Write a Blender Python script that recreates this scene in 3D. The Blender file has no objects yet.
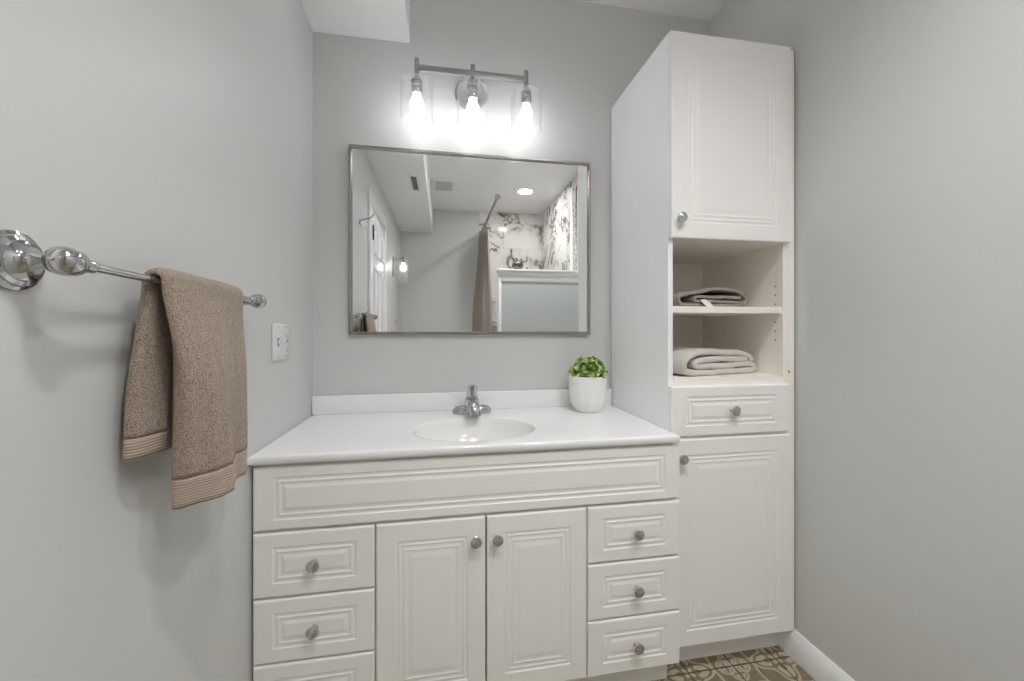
import bpy, bmesh, math, random
from mathutils import Vector, Matrix, noise

PI = math.pi
C = bpy.context.scene.collection
SC = bpy.context.scene

# ------------------------------------------------------------------ camera
cam_data = bpy.data.cameras.new('camera')
cam = bpy.data.objects.new('camera', cam_data)
C.objects.link(cam)
cam.location = (0.4999, -1.6293, 1.1451)
cam.rotation_euler = (PI / 2, 0, -0.1717)
cam_data.sensor_width = 36.0
cam_data.lens = 392.71 * 36.0 / 1024.0
cam_data.shift_y = -(340.5 - 329.31) / 1024.0
cam_data.clip_start = 0.02
SC.camera = cam

# ------------------------------------------------------------------ world, exposure, light levels
world = bpy.data.worlds.new('world')
SC.world = world
world.use_nodes = True
world.node_tree.nodes['Background'].inputs[0].default_value = (0.8, 0.85, 0.9, 1)
world.node_tree.nodes['Background'].inputs[1].default_value = 0.05
SC.view_settings.view_transform = 'Standard'
SC.view_settings.look = 'None'
SC.view_settings.gamma = 1.0
SC.view_settings.use_curve_mapping = False
SC.view_settings.exposure = 0.0
SC.cycles.max_bounces = 14
SC.cycles.diffuse_bounces = 10
SC.cycles.glossy_bounces = 8
SC.cycles.transparent_max_bounces = 16
SC.cycles.sample_clamp_indirect = 6.0
BULB = 31.0          # emission of the vanity bulbs
SCONCE = 26.0        # emission of the small sconce bulb
DOWN = 205.0         # emission of the flush light over the shower
CAN = 385.0          # emission of the two unseen cans added as fill nearer the vanity


# ------------------------------------------------------------------ node helpers
def s2l(c):
    return tuple(((v / 255) / 12.92 if v / 255 <= 0.04045 else ((v / 255 + 0.055) / 1.055) ** 2.4) for v in c)


class NT:
    def __init__(self, name):
        self.m = bpy.data.materials.new(name)
        self.m.use_nodes = True
        self.t = self.m.node_tree
        self.t.nodes.clear()
        self.out = self.t.nodes.new('ShaderNodeOutputMaterial')

    def n(self, typ, **kw):
        nd = self.t.nodes.new('ShaderNode' + typ)
        for k, v in kw.items():
            setattr(nd, k, v)
        return nd

    def set(self, sock, v):
        if isinstance(v, bpy.types.NodeSocket):
            self.t.links.new(v, sock)
        elif isinstance(v, tuple) and len(v) == 3 and sock.type == 'RGBA':
            sock.default_value = (*v, 1)
        else:
            sock.default_value = v

    def math(self, op, a, b=None, c=None):
        nd = self.n('Math', operation=op)
        self.set(nd.inputs[0], a)
        if b is not None:
            self.set(nd.inputs[1], b)
        if c is not None:
            self.set(nd.inputs[2], c)
        return nd.outputs[0]

    def mix(self, f, a, b):
        nd = self.n('Mix', data_type='RGBA')
        self.set(nd.inputs[0], f)
        self.set(nd.inputs[6], a)
        self.set(nd.inputs[7], b)
        return nd.outputs[2]

    def coord(self, which='Object'):
        return self.n('TexCoord').outputs[which]

    def noise(self, scale, detail=3, rough=0.5, vec=None, dist=0.0):
        nd = self.n('TexNoise')
        nd.inputs['Scale'].default_value = scale
        nd.inputs['Detail'].default_value = detail
        nd.inputs['Roughness'].default_value = rough
        nd.inputs['Distortion'].default_value = dist
        self.t.links.new(vec if vec is not None else self.coord(), nd.inputs['Vector'])
        return nd

    def ramp(self, f, stops):
        nd = self.n('ValToRGB')
        cr = nd.color_ramp
        while len(cr.elements) < len(stops):
            cr.elements.new(0.5)
        for e, (p, c) in zip(cr.elements, stops):
            e.position = p
            e.color = (*c, 1) if len(c) == 3 else c
        self.set(nd.inputs[0], f)
        return nd.outputs[0]

    def bump(self, h, strength, dist=0.002):
        nd = self.n('Bump')
        nd.inputs['Strength'].default_value = strength
        nd.inputs['Distance'].default_value = dist
        self.set(nd.inputs['Height'], h)
        return nd.outputs[0]

    def bsdf(self, color, rough=0.5, metal=0.0, normal=None, spec=0.5, coat=0.0, sheen=0.0, trans=0.0):
        b = self.n('BsdfPrincipled')
        self.set(b.inputs['Base Color'], color)
        self.set(b.inputs['Roughness'], rough)
        self.set(b.inputs['Metallic'], metal)
        b.inputs['Specular IOR Level'].default_value = spec
        b.inputs['Coat Weight'].default_value = coat
        b.inputs['Sheen Weight'].default_value = sheen
        b.inputs['Transmission Weight'].default_value = trans
        if normal is not None:
            self.set(b.inputs['Normal'], normal)
        self.t.links.new(b.outputs[0], self.out.inputs[0])
        return b


def painted(name, rgb, rough, bump=0.04, scale=260, spec=0.5, mott=0.015):
    t = NT(name)
    nz = t.noise(scale, 2)
    mo = t.noise(2.5, 3)
    c = s2l(rgb)
    col = t.mix(mo.outputs[0], tuple(v * (1 - mott) for v in c), tuple(v * (1 + mott) for v in c))
    t.bsdf(col, rough, normal=t.bump(nz.outputs[0], bump, 0.001), spec=spec)
    return t.m


def metal(name, rgb, rough, bump=0.0):
    t = NT(name)
    nz = t.noise(60, 2)
    r = t.math('MULTIPLY_ADD', nz.outputs[0], rough * 0.3, rough * 0.85)
    t.bsdf(s2l(rgb), r, 1.0)
    return t.m


def emitter(name, rgb, strength):
    t = NT(name)
    e = t.n('Emission')
    e.inputs[0].default_value = (*rgb, 1)
    e.inputs[1].default_value = strength
    t.t.links.new(e.outputs[0], t.out.inputs[0])
    return t.m


M = {}
M['wall'] = painted('grey_wall_paint', (210, 211, 210), 0.42, 0.05, 300, 0.4)
M['pony'] = painted('blue_grey_wall_paint', (196, 201, 201), 0.45, 0.05, 300, 0.35)
M['ceiling'] = painted('white_ceiling_paint', (245, 245, 246), 0.6, 0.05, 300, 0.3)
M['trim'] = painted('white_trim_paint', (238, 238, 238), 0.3, 0.02, 80)
M['cabinet'] = painted('white_cabinet_foil', (243, 241, 238), 0.33, 0.03, 500)
M['cabinet_side'] = painted('white_cabinet_panel', (248, 248, 249), 0.3, 0.02, 500)
M['niche'] = painted('warm_white_melamine', (247, 242, 235), 0.45, 0.02, 500)
M['door'] = painted('glossy_white_door_paint', (236, 237, 238), 0.13, 0.02, 60)
M['marble_top'] = painted('white_cultured_marble', (243, 243, 243), 0.12, 0.0, 50, 0.5, 0.008)
M['basin'] = painted('basin_cultured_marble', (239, 238, 236), 0.15, 0.0, 50, 0.5, 0.008)
M['ceramic'] = painted('white_matte_ceramic', (238, 237, 235), 0.35, 0.02, 80)
M['plastic'] = painted('white_plastic', (230, 230, 230), 0.25, 0.0, 80)
M['chrome'] = metal('polished_chrome', (196, 196, 198), 0.06)
M['nickel'] = metal('brushed_nickel', (168, 168, 170), 0.34)
M['knob'] = metal('satin_nickel_knob', (208, 208, 210), 0.09)
M['frame_metal'] = metal('brushed_silver_frame', (172, 167, 164), 0.24)
M['bronze'] = metal('dark_bronze', (104, 96, 88), 0.4)
M['dark'] = painted('dark_recess', (42, 40, 38), 0.6, 0.0)
M['grille'] = painted('grey_register_metal', (122, 124, 126), 0.4, 0.0)
M['soil'] = painted('brown_moss', (70, 66, 44), 0.9, 0.6, 120)
M['tag'] = painted('white_cloth_tag', (225, 225, 222), 0.8, 0.1, 300)


def mirror_mat():
    t = NT('mirror_silver')
    t.bsdf((0.90, 0.915, 0.91), 0.0, 1.0)
    return t.m


M['mirror'] = mirror_mat()


def thin_glass():
    t = NT('clear_thin_glass')
    tr = t.n('BsdfTransparent')
    tr.inputs[0].default_value = (0.985, 0.988, 0.988, 1)
    gl = t.n('BsdfGlossy')
    gl.inputs['Roughness'].default_value = 0.03
    fr = t.n('LayerWeight')
    fr.inputs['Blend'].default_value = 0.5
    fz = t.math('MULTIPLY_ADD', t.math('POWER', fr.outputs['Facing'], 3.0), 0.5, 0.05)
    mx = t.n('MixShader')
    t.t.links.new(fz, mx.inputs[0])
    t.t.links.new(tr.outputs[0], mx.inputs[1])
    t.t.links.new(gl.outputs[0], mx.inputs[2])
    df = t.n('BsdfDiffuse')
    df.inputs[0].default_value = (0.9, 0.9, 0.9, 1)
    m2 = t.n('MixShader')
    m2.inputs[0].default_value = 0.025
    t.t.links.new(mx.outputs[0], m2.inputs[1])
    t.t.links.new(df.outputs[0], m2.inputs[2])
    t.t.links.new(m2.outputs[0], t.out.inputs[0])
    return t.m


M['glass'] = thin_glass()
M['bulb'] = emitter('lit_bulb', (0.985, 0.985, 1.0), BULB)
M['sconce_bulb'] = emitter('lit_sconce_bulb', (1.0, 0.97, 0.93), SCONCE)
M['lens'] = emitter('lit_downlight_lens', (1.0, 0.99, 0.985), DOWN)
M['added_can_lens'] = emitter('lit_added_can_lens', (1.0, 0.99, 0.99), CAN)


def terry(name, rgb, rgb2, cell=420.0, bump=0.8):
    t = NT(name)
    v = t.n('TexVoronoi')
    v.inputs['Scale'].default_value = cell
    t.t.links.new(t.coord(), v.inputs['Vector'])
    nz = t.noise(cell * 0.3, 3)
    f = t.math('MULTIPLY', v.outputs['Distance'], 1.1)
    f = t.math('ADD', f, t.math('MULTIPLY', t.math('SUBTRACT', nz.outputs[0], 0.5), 0.6))
    col = t.mix(f, s2l(rgb), s2l(rgb2))
    h = t.math('SUBTRACT', 1.0, v.outputs['Distance'])
    t.bsdf(col, 0.95, normal=t.bump(h, bump, 0.003), spec=0.1, sheen=0.25)
    return t.m


M['towel'] = terry('taupe_waffle_terry', (196, 180, 165), (136, 118, 102), 430, 0.8)
M['grey_terry'] = terry('grey_beige_terry', (188, 180, 169), (140, 131, 121), 420)
M['white_terry'] = terry('white_terry', (248, 245, 240), (216, 210, 201), 330, 1.0)


def hem_mat():
    t = NT('taupe_ribbed_hem')
    w = t.n('TexWave', wave_type='BANDS', bands_direction='Z')
    w.inputs['Scale'].default_value = 70
    w.inputs['Distortion'].default_value = 0.3
    t.t.links.new(t.coord(), w.inputs['Vector'])
    col = t.mix(w.outputs[1], s2l((162, 146, 132)), s2l((188, 172, 158)))
    t.bsdf(col, 0.85, normal=t.bump(w.outputs[1], 0.5, 0.002), spec=0.15, sheen=0.2)
    return t.m


M['hem'] = hem_mat()


def curtain_mat():
    t = NT('taupe_satin_curtain')
    nz = t.noise(300, 2)
    t.bsdf(s2l((158, 147, 139)), 0.42, normal=t.bump(nz.outputs[0], 0.1, 0.001), spec=0.4, sheen=0.2)
    return t.m


M['curtain'] = curtain_mat()


def leaf_mat():
    t = NT('succulent_leaves')
    g = t.n('NewGeometry')
    col = t.ramp(g.outputs['Random Per Island'], [(0.0, s2l((96, 130, 52))), (0.25, s2l((140, 174, 80))),
                                                 (0.55, s2l((188, 210, 124))), (1.0, s2l((240, 243, 205)))])
    t.bsdf(col, 0.45, spec=0.4)
    return t.m


M['leaf'] = leaf_mat()


def marble_tile(name, axes):
    """glossy white marble tiles with dark veins; axes = the two object axes in the tile plane"""
    t = NT(name)
    sep = t.n('SeparateXYZ')
    t.t.links.new(t.coord(), sep.inputs[0])
    a, b = sep.outputs[axes[0]], sep.outputs[axes[1]]
    comb = t.n('CombineXYZ')
    t.set(comb.inputs[0], a)
    t.set(comb.inputs[1], b)
    br = t.n('TexBrick')
    br.offset = 0.5
    br.inputs['Scale'].default_value = 1.0
    br.inputs['Mortar Size'].default_value = 0.0016
    br.inputs['Brick Width'].default_value = 0.61
    br.inputs['Row Height'].default_value = 0.305
    br.inputs['Color1'].default_value = (0, 0, 0, 1)
    br.inputs['Color2'].default_value = (1, 1, 1, 1)
    br.inputs['Mortar'].default_value = (0.5, 0.5, 0.5, 1)
    t.t.links.new(comb.outputs[0], br.inputs['Vector'])
    # every tile its own piece of marble
    off = t.n('CombineXYZ')
    t.set(off.inputs[2], t.math('MULTIPLY', br.outputs['Color'], 7.0))
    add = t.n('VectorMath', operation='ADD')
    t.t.links.new(t.coord(), add.inputs[0])
    t.t.links.new(off.outputs[0], add.inputs[1])
    rot = t.n('Mapping')
    rot.inputs['Rotation'].default_value = (0.4, 0.6, 0.5)
    t.t.links.new(add.outputs[0], rot.inputs[0])
    n1 = t.noise(2.3, 6, 0.6, rot.outputs[0], 0.9)
    v1 = t.math('ABSOLUTE', t.math('SUBTRACT', n1.outputs[0], 0.5))
    n2 = t.noise(2.0, 2, 0.5, rot.outputs[0])
    gate = t.ramp(n2.outputs[0], [(0.38, (0, 0, 0)), (0.54, (1, 1, 1))])
    vein = t.ramp(v1, [(0.0, (1, 1, 1)), (0.010, (0.75, 0.75, 0.75)), (0.035, (0.16, 0.16, 0.16)), (0.09, (0, 0, 0))])
    f = t.math('MULTIPLY', vein, gate)
    base = t.mix(n2.outputs[0], s2l((240, 237, 234)), s2l((226, 222, 219)))
    col = t.mix(f, base, s2l((86, 72, 62)))
    col = t.mix(br.outputs['Fac'], col, s2l((200, 196, 192)))
    t.bsdf(col, 0.09, spec=0.5)
    return t.m


M['tile_rear'] = marble_tile('marble_wall_tile_rear', ('X', 'Z'))
M['tile_right'] = marble_tile('marble_wall_tile_right', ('Y', 'Z'))


def mosaic():
    t = NT('grey_mosaic_strip')
    ck = t.n('TexVoronoi')
    ck.inputs['Scale'].default_value = 55
    t.t.links.new(t.coord(), ck.inputs['Vector'])
    col = t.ramp(ck.outputs['Distance'], [(0.0, s2l((120, 120, 120))), (0.45, s2l((150, 150, 148))), (0.7, s2l((220, 220, 218)))])
    t.bsdf(col, 0.2)
    return t.m


M['mosaic'] = mosaic()


def floor_mat():
    """encaustic-look patterned tiles: cream ornaments on a taupe ground"""
    t = NT('patterned_floor_tile')
    P = 0.332
    sep = t.n('SeparateXYZ')
    t.t.links.new(t.coord(), sep.inputs[0])
    mt = t.math

    def fold(s, o):
        u = mt('DIVIDE', mt('SUBTRACT', s, o), P)
        u = mt('SUBTRACT', mt('FRACT', mt('ADD', u, 100.0)), 0.5)
        return u, mt('ABSOLUTE', u)
    u, x = fold(sep.outputs[0], 1.635)
    v, y = fold(sep.outputs[1], -0.441)

    def hyp(a, b):
        return mt('SQRT', mt('ADD', mt('MULTIPLY', a, a), mt('MULTIPLY', b, b)))

    def band(d, r, w):            # 1 where |d-r| < w
        return mt('LESS_THAN', mt('ABSOLUTE', mt('SUBTRACT', d, r)), w)

    def AND(a, b):
        return mt('MULTIPLY', a, b)

    def OR(a, b):
        return mt('MAXIMUM', a, b)
    hx, hy = mt('SUBTRACT', 0.5, x), mt('SUBTRACT', 0.5, y)

    def NOT(a):
        return mt('SUBTRACT', 1.0, a)

    def cluster(a, b):
        """four small circles, each with a petalled flower, around (a, b) = 0; gives (inside, cream)"""
        ins, cr = None, None
        for da, db in ((0.088, 0.0), (0.0, 0.088)):
            ca = mt('SUBTRACT', mt('ABSOLUTE', a), da)
            cb = mt('SUBTRACT', mt('ABSOLUTE', b), db)
            d = hyp(ca, cb)
            i_ = mt('LESS_THAN', d, 0.088)
            an = mt('ARCTAN2', cb, ca)
            pet = mt('LESS_THAN', d, mt('MULTIPLY_ADD', mt('COSINE', mt('MULTIPLY', an, 4.0)), 0.024, 0.036))
            c_ = OR(band(d, 0.080, 0.011), AND(mt('LESS_THAN', d, 0.06), NOT(pet)))
            ins = i_ if ins is None else OR(ins, i_)
            cr = c_ if cr is None else OR(cr, c_)
        return ins, cr
    iA, cA = cluster(hx, y)
    iB, cB = cluster(x, hy)
    inside = OR(iA, iB)

    def medal(a, b):
        d = hyp(a, b)
        an = mt('ARCTAN2', b, a)
        lob = mt('COSINE', mt('MULTIPLY', an, 4.0))
        rad = mt('MULTIPLY_ADD', lob, 0.055, 0.165)
        line = band(mt('SUBTRACT', d, rad), 0.045, 0.015)
        leaf = mt('LESS_THAN', d, mt('MULTIPLY_ADD', mt('COSINE', mt('MULTIPLY', an, 8.0)), 0.028, 0.115))
        heart = mt('LESS_THAN', d, mt('MULTIPLY_ADD', lob, -0.02, 0.05))
        gap = AND(mt('LESS_THAN', d, rad), NOT(leaf))
        outer = band(mt('SUBTRACT', d, mt('MULTIPLY_ADD', lob, -0.04, 0.315)), 0.0, 0.013)
        return OR(OR(line, heart), OR(gap, outer))
    cream = OR(AND(OR(medal(x, y), medal(hx, hy)), NOT(inside)), OR(cA, cB))
    nz = t.noise(26, 5, 0.65)
    ground = t.mix(nz.outputs[0], s2l((104, 94, 76)), s2l((150, 138, 117)))
    light = t.mix(nz.outputs[0], s2l((164, 153, 131)), s2l((204, 194, 173)))
    col = t.mix(cream, ground, light)
    grout = OR(OR(mt('GREATER_THAN', x, 0.493), mt('GREATER_THAN', y, 0.493)), OR(mt('LESS_THAN', x, 0.006), mt('LESS_THAN', y, 0.006)))
    col = t.mix(grout, col, s2l((78, 62, 50)))
    h = mt('SUBTRACT', 1.0, grout)
    t.bsdf(col, 0.4, normal=t.bump(h, 0.4, 0.002), spec=0.4)
    return t.m


M['floor'] = floor_mat()


# ------------------------------------------------------------------ mesh helpers
def obj(name, bm, m, parent=None, smooth=35.0, loc=None):
    me = bpy.data.meshes.new(name)
    bmesh.ops.recalc_face_normals(bm, faces=bm.faces)
    bm.to_mesh(me)
    bm.free()
    if smooth:
        for p in me.polygons:
            p.use_smooth = True
        me.set_sharp_from_angle(angle=math.radians(smooth))
    me.materials.append(m if not isinstance(m, str) else M[m])
    o = bpy.data.objects.new(name, me)
    C.objects.link(o)
    if parent is not None:
        o.parent = parent
        # the mesh is given in world coordinates: undo the parent chain
        off = Vector((0, 0, 0))
        p = parent
        while p is not None:
            off += p.location
            p = p.parent
        o.location = -off
        if loc is not None:           # give the part an origin of its own
            loc = Vector(loc)
            o.location = loc - off
            me.transform(Matrix.Translation(-loc))
    return o


def tag(o, label, cat, group=None, kind=None):
    o['label'] = label
    o['category'] = cat
    if group:
        o['group'] = group
    if kind:
        o['kind'] = kind
    return o


def thing(name, label, cat, loc=(0, 0, 0), group=None):
    o = bpy.data.objects.new(name, None)
    C.objects.link(o)
    o.location = loc
    o.empty_display_size = 0.05
    return tag(o, label, cat, group)


def struct(name, bm, m, parent=None, label=None, cat=None, smooth=35):
    o = obj(name, bm, m, parent, smooth)
    if parent is None:
        o['kind'] = 'structure'
    if label:
        o['label'] = label
        o['category'] = cat
    return o


def B():
    return bmesh.new()


def box(bm, x0, x1, y0, y1, z0, z1, bev=0.0, seg=2):
    t = bmesh.new()
    bmesh.ops.create_cube(t, size=1.0)
    bmesh.ops.scale(t, vec=(x1 - x0, y1 - y0, z1 - z0), verts=t.verts)
    bmesh.ops.translate(t, vec=((x0 + x1) / 2, (y0 + y1) / 2, (z0 + z1) / 2), verts=t.verts)
    if bev:
        bmesh.ops.bevel(t, geom=list(t.edges), offset=bev, segments=seg, profile=0.5, affect='EDGES')
    join(bm, t)
    return bm


def join(bm, t):
    me = bpy.data.meshes.new('tmp')
    t.to_mesh(me)
    t.free()
    bm.from_mesh(me)
    bpy.data.meshes.remove(me)


def frame_of(axis):
    a = Vector(axis).normalized()
    h = Vector((0, 0, 1)) if abs(a.z) < 0.9 else Vector((1, 0, 0))
    u = a.cross(h).normalized()
    return a, u, a.cross(u).normalized()


def lathe(bm, prof, origin, axis=(0, 0, 1), seg=32, rib=None):
    """prof: list of (radius, height along axis)"""
    a, u, w = frame_of(axis)
    O = Vector(origin)
    rings = []
    for r, h in prof:
        if r < 1e-6:
            rings.append([bm.verts.new(O + a * h)])
        else:
            row = []
            for k in range(seg):
                g = 2 * PI * k / seg
                rr = r * (rib(g, h) if rib else 1)
                row.append(bm.verts.new(O + a * h + (u * math.cos(g) + w * math.sin(g)) * rr))
            rings.append(row)
    for A, D in zip(rings[:-1], rings[1:]):
        if len(A) == 1 and len(D) == 1:
            continue
        for k in range(seg):
            j = (k + 1) % seg
            if len(A) == 1:
                bm.faces.new((A[0], D[k], D[j]))
            elif len(D) == 1:
                bm.faces.new((A[k], A[j], D[0]))
            else:
                bm.faces.new((A[k], A[j], D[j], D[k]))
    return bm


def catmull(pts, n=8):
    P = [Vector(p) for p in pts]
    P = [P[0] * 2 - P[1]] + P + [P[-1] * 2 - P[-2]]
    out = []
    for i in range(1, len(P) - 2):
        a, b, c, d = P[i - 1], P[i], P[i + 1], P[i + 2]
        for k in range(n):
            s = k / n
            out.append(0.5 * ((2 * b) + (c - a) * s + (2 * a - 5 * b + 4 * c - d) * s * s + (3 * b - a - 3 * c + d) * s ** 3))
    out.append(P[-2])
    return out


def tube(bm, pts, r, seg=14, flat=None):
    """round (or flattened) tube along pts with closed ends; r number or list"""
    P = [Vector(p) for p in pts]
    rr = r if isinstance(r, (list, tuple)) else [r] * len(P)
    rings = []
    up = None
    for i, p in enumerate(P):
        d = (P[min(i + 1, len(P) - 1)] - P[max(i - 1, 0)]).normalized()
        if up is None:
            up = frame_of(d)[1]
        up = (up - d * up.dot(d)).normalized()
        w = d.cross(up)
        rings.append([bm.verts.new(p + (up * math.cos(2 * PI * k / seg) + w * math.sin(2 * PI * k / seg)) * rr[i]) for k in range(seg)])
    for A, D in zip(rings[:-1], rings[1:]):
        for k in range(seg):
            j = (k + 1) % seg
            bm.faces.new((A[k], A[j], D[j], D[k]))
    bm.faces.new(rings[0])
    bm.faces.new(rings[-1][::-1])
    return bm


def loft(bm, rings, cap=True):
    R = [[bm.verts.new(Vector(p)) for p in r] for r in rings]
    n = len(R[0])
    for A, D in zip(R[:-1], R[1:]):
        for k in range(n):
            j = (k + 1) % n
            bm.faces.new((A[k], A[j], D[j], D[k]))
    if cap:
        bm.faces.new(R[0][::-1])
        bm.faces.new(R[-1])
    return bm


def raised_panel(x0, x1, z0, z1, yb, th, rings, facing=-1, axis='y'):
    """a slab whose front carries moulded rings; rings = [(inset_x, inset_z, depth)] depth > 0 sinks into the face"""
    bm = B()
    yf = yb + facing * th

    def ring(ix, iz, y):
        pts = [(x0 + ix, y, z0 + iz), (x1 - ix, y, z0 + iz), (x1 - ix, y, z1 - iz), (x0 + ix, y, z1 - iz)]
        if axis == 'x':
            pts = [(p[1], p[0], p[2]) for p in pts]
        return [bm.verts.new(p) for p in pts]
    R = [ring(0, 0, yb), ring(0, 0, yf - facing * 0.0045), ring(0.0015, 0.0015, yf - facing * 0.0015), ring(0.0045, 0.0045, yf)]
    for ix, iz, d in rings:
        R.append(ring(ix, iz, yf - facing * d))
    for A, D in zip(R[:-1], R[1:]):
        for k in range(4):
            j = (k + 1) % 4
            bm.faces.new((A[k], A[j], D[j], D[k]))
    bm.faces.new(R[0][::-1])
    bm.faces.new(R[-1])
    return bm


def moulding(ix, iz, kind='door'):
    if kind == 'door':
        s = [(0, 0), (0.003, 0.0035), (0.008, 0.0035), (0.012, 0.0010), (0.016, 0.0034), (0.021, 0.0034), (0.027, 0.0008), (0.030, 0.0030), (0.036, 0.0030), (0.048, 0.0003)]
    else:
        s = [(0, 0), (0.003, 0.0035), (0.009, 0.0035), (0.012, 0.0008), (0.015, 0.0008), (0.018, 0.0034), (0.023, 0.0034), (0.031, 0.0003)]
    return [(ix + a, iz + a, d * 0.62) for a, d in s]


# ------------------------------------------------------------------ the room
XR, YR, ZC = 1.7125, -3.15, 2.57
T = 0.1
struct('floor', box(B(), -T, XR + T, YR - T, T, -0.08, 0.0), 'floor')
ADDED_CANS = ((0.70, -1.50), (1.26, -1.50))  # positions of the unseen fill lamps added to brighten the lower walls
CH = 0.11                         # half width of the plate cut around each can
bm = B()
ya, yb = -1.50 - CH, -1.50 + CH
box(bm, -T, XR + T, YR - T, ya, ZC, ZC + 0.08)
box(bm, -T, XR + T, yb, T, ZC, ZC + 0.08)
xs = [-T] + [v for c in ADDED_CANS for v in (c[0] - CH, c[0] + CH)] + [XR + T]
for a, b in zip(xs[0::2], xs[1::2]):
    box(bm, a, b, ya, yb, ZC, ZC + 0.08)
for cxx, cyy in ADDED_CANS:
    n = 48
    sq, ci, cu = [], [], []
    for k in range(n):
        g = 2 * PI * k / n + PI / 4
        c, s_ = math.cos(g), math.sin(g)
        m_ = max(abs(c), abs(s_))
        sq.append(bm.verts.new((cxx + CH * c / m_, cyy + CH * s_ / m_, ZC)))
        ci.append(bm.verts.new((cxx + 0.075 * c, cyy + 0.075 * s_, ZC)))
        cu.append(bm.verts.new((cxx + 0.075 * c, cyy + 0.075 * s_, ZC + 0.08)))
    for k in range(n):
        j = (k + 1) % n
        bm.faces.new((sq[k], sq[j], ci[j], ci[k]))
        bm.faces.new((ci[k], ci[j], cu[j], cu[k]))
struct('ceiling', bm, 'ceiling', smooth=0)
struct('wall_back', box(B(), -T, XR + T, 0.0, T, 0.0, ZC), 'wall')
struct('wall_left', box(B(), -T, 0.0, YR, 0.0, 0.0, ZC), 'wall')
struct('wall_right', box(B(), XR, XR + T, YR, 0.0, 0.0, ZC), 'wall')
struct('wall_rear', box(B(), -T, XR + T, YR - T, YR, 0.0, ZC), 'wall')
struct('trim_soffit', box(B(), 0.0, 0.3655, YR, 0.0, 2.2954, ZC, 0.002, 1), 'ceiling')
# marble around the shower
struct('wall_tile_rear', box(B(), 0.92, XR, YR, YR + 0.012, 0.0, ZC), 'tile_rear')
struct('wall_tile_right', box(B(), XR - 0.012, XR, YR + 0.012, -2.03, 0.0, ZC), 'tile_right')
struct('trim_tile_edge', box(B(), XR - 0.016, XR, -2.03, -1.95, 0.0, 2.50, 0.003, 2), 'trim')
struct('trim_mosaic_edge', box(B(), XR - 0.012, XR, -1.95, -1.872, 0.0, 2.48), 'mosaic')
# pony wall with its wooden cap
PY0, PY1 = -1.872, -1.752
pw = struct('wall_pony', box(B(), 0.985, XR, PY0, PY1, 0.0, 1.60), 'pony')
bm = B()
box(bm, 0.962, XR, PY0 - 0.012, PY1 + 0.022, 1.648, 1.668, 0.003)
box(bm, 0.974, XR, PY0 - 0.006, PY1 + 0.012, 1.612, 1.648, 0.004)
box(bm, 0.980, XR, PY0 - 0.003, PY1 + 0.006, 1.560, 1.612, 0.003)
box(bm, 0.968, 0.990, PY0 - 0.002, PY1 + 0.004, 0.0, 1.60, 0.003)
struct('trim_pony', bm, 'trim')


def baseboard(name, p0, p1, nrm, h=0.093, th=0.02):
    prof = [(0, 0), (th, 0), (th, h - 0.026), (th - 0.004, h - 0.020), (th - 0.007, h - 0.012), (th - 0.012, h - 0.004), (th - 0.015, h), (0, h)]
    n = Vector(nrm)
    rings = []
    for p in (p0, p1):
        rings.append([Vector(p) + n * a + Vector((0, 0, z)) for a, z in prof])
    struct(name, loft(B(), rings), 'trim')


baseboard('baseboard_right', (XR, -0.393, 0), (XR, PY1 + 0.004, 0), (-1, 0, 0))
baseboard('baseboard_left', (0, -0.50, 0), (0, -1.126, 0), (1, 0, 0))
baseboard('baseboard_left_far', (0, -1.895, 0), (0, YR, 0), (1, 0, 0))
baseboard('baseboard_rear', (0.02, YR, 0), (0.92, YR, 0), (0, 1, 0))
baseboard('baseboard_pony', (0.99, PY1, 0), (XR - 0.02, PY1, 0), (0, 1, 0))

# door in the left wall, seen in the mirror
DY0, DY1 = -1.800, -1.215
bm = B()
for (ya, yb, za, zb) in ((-1.893, DY0 - 0.004, 0, 1.992), (DY1 + 0.004, -1.128, 0, 1.992), (-1.893, -1.128, 1.992, 2.085)):
    box(bm, 0.0, 0.018, ya, yb, za, zb, 0.004)
casing = struct('door_1', bm, 'trim')
bm = raised_panel(DY0, DY1, 0.01, 1.988, 0.0005, 0.010, [(0.10, 0.10, 0.0), (0.10, 0.10, 0.0)], facing=1, axis='x')
dp = obj('door_panel', bm, 'door', casing)
for (ya, yb) in ((DY0 + 0.09, DY0 + 0.285), (DY1 - 0.285, DY1 - 0.09)):
    for (za, zb) in ((0.20, 0.82), (0.98, 1.58), (1.68, 1.88)):
        pb = B()
        join(pb, raised_panel(ya, yb, za, zb, 0.0100, 0.008, [(0.010, 0.010, 0.002), (0.016, 0.016, 0.006), (0.022, 0.022, 0.006), (0.036, 0.036, 0.001)], facing=1, axis='x'))
        obj('raised_panel', pb, 'door', dp)
for zc in (1.812, 1.05, 0.22):
    hb = B()
    box(hb, 0.0105, 0.0135, DY1 - 0.012, DY1 + 0.004, zc - 0.048, zc + 0.048)
    tube(hb, [(0.021, DY1 + 0.001, zc - 0.05), (0.021, DY1 + 0.001, zc + 0.05)], 0.007, 10)
    obj('hinge', hb, 'dark', casing)
kb = B()
lathe(kb, [(0, 0.0), (0.032, 0.0), (0.032, 0.006), (0.012, 0.012), (0.010, 0.034), (0.024, 0.042), (0.028, 0.056), (0.022, 0.068), (0, 0.072)], (0.0105, DY0 + 0.06, 0.96), (1, 0, 0), 24)
obj('door_knob', kb, 'nickel', casing)


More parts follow.
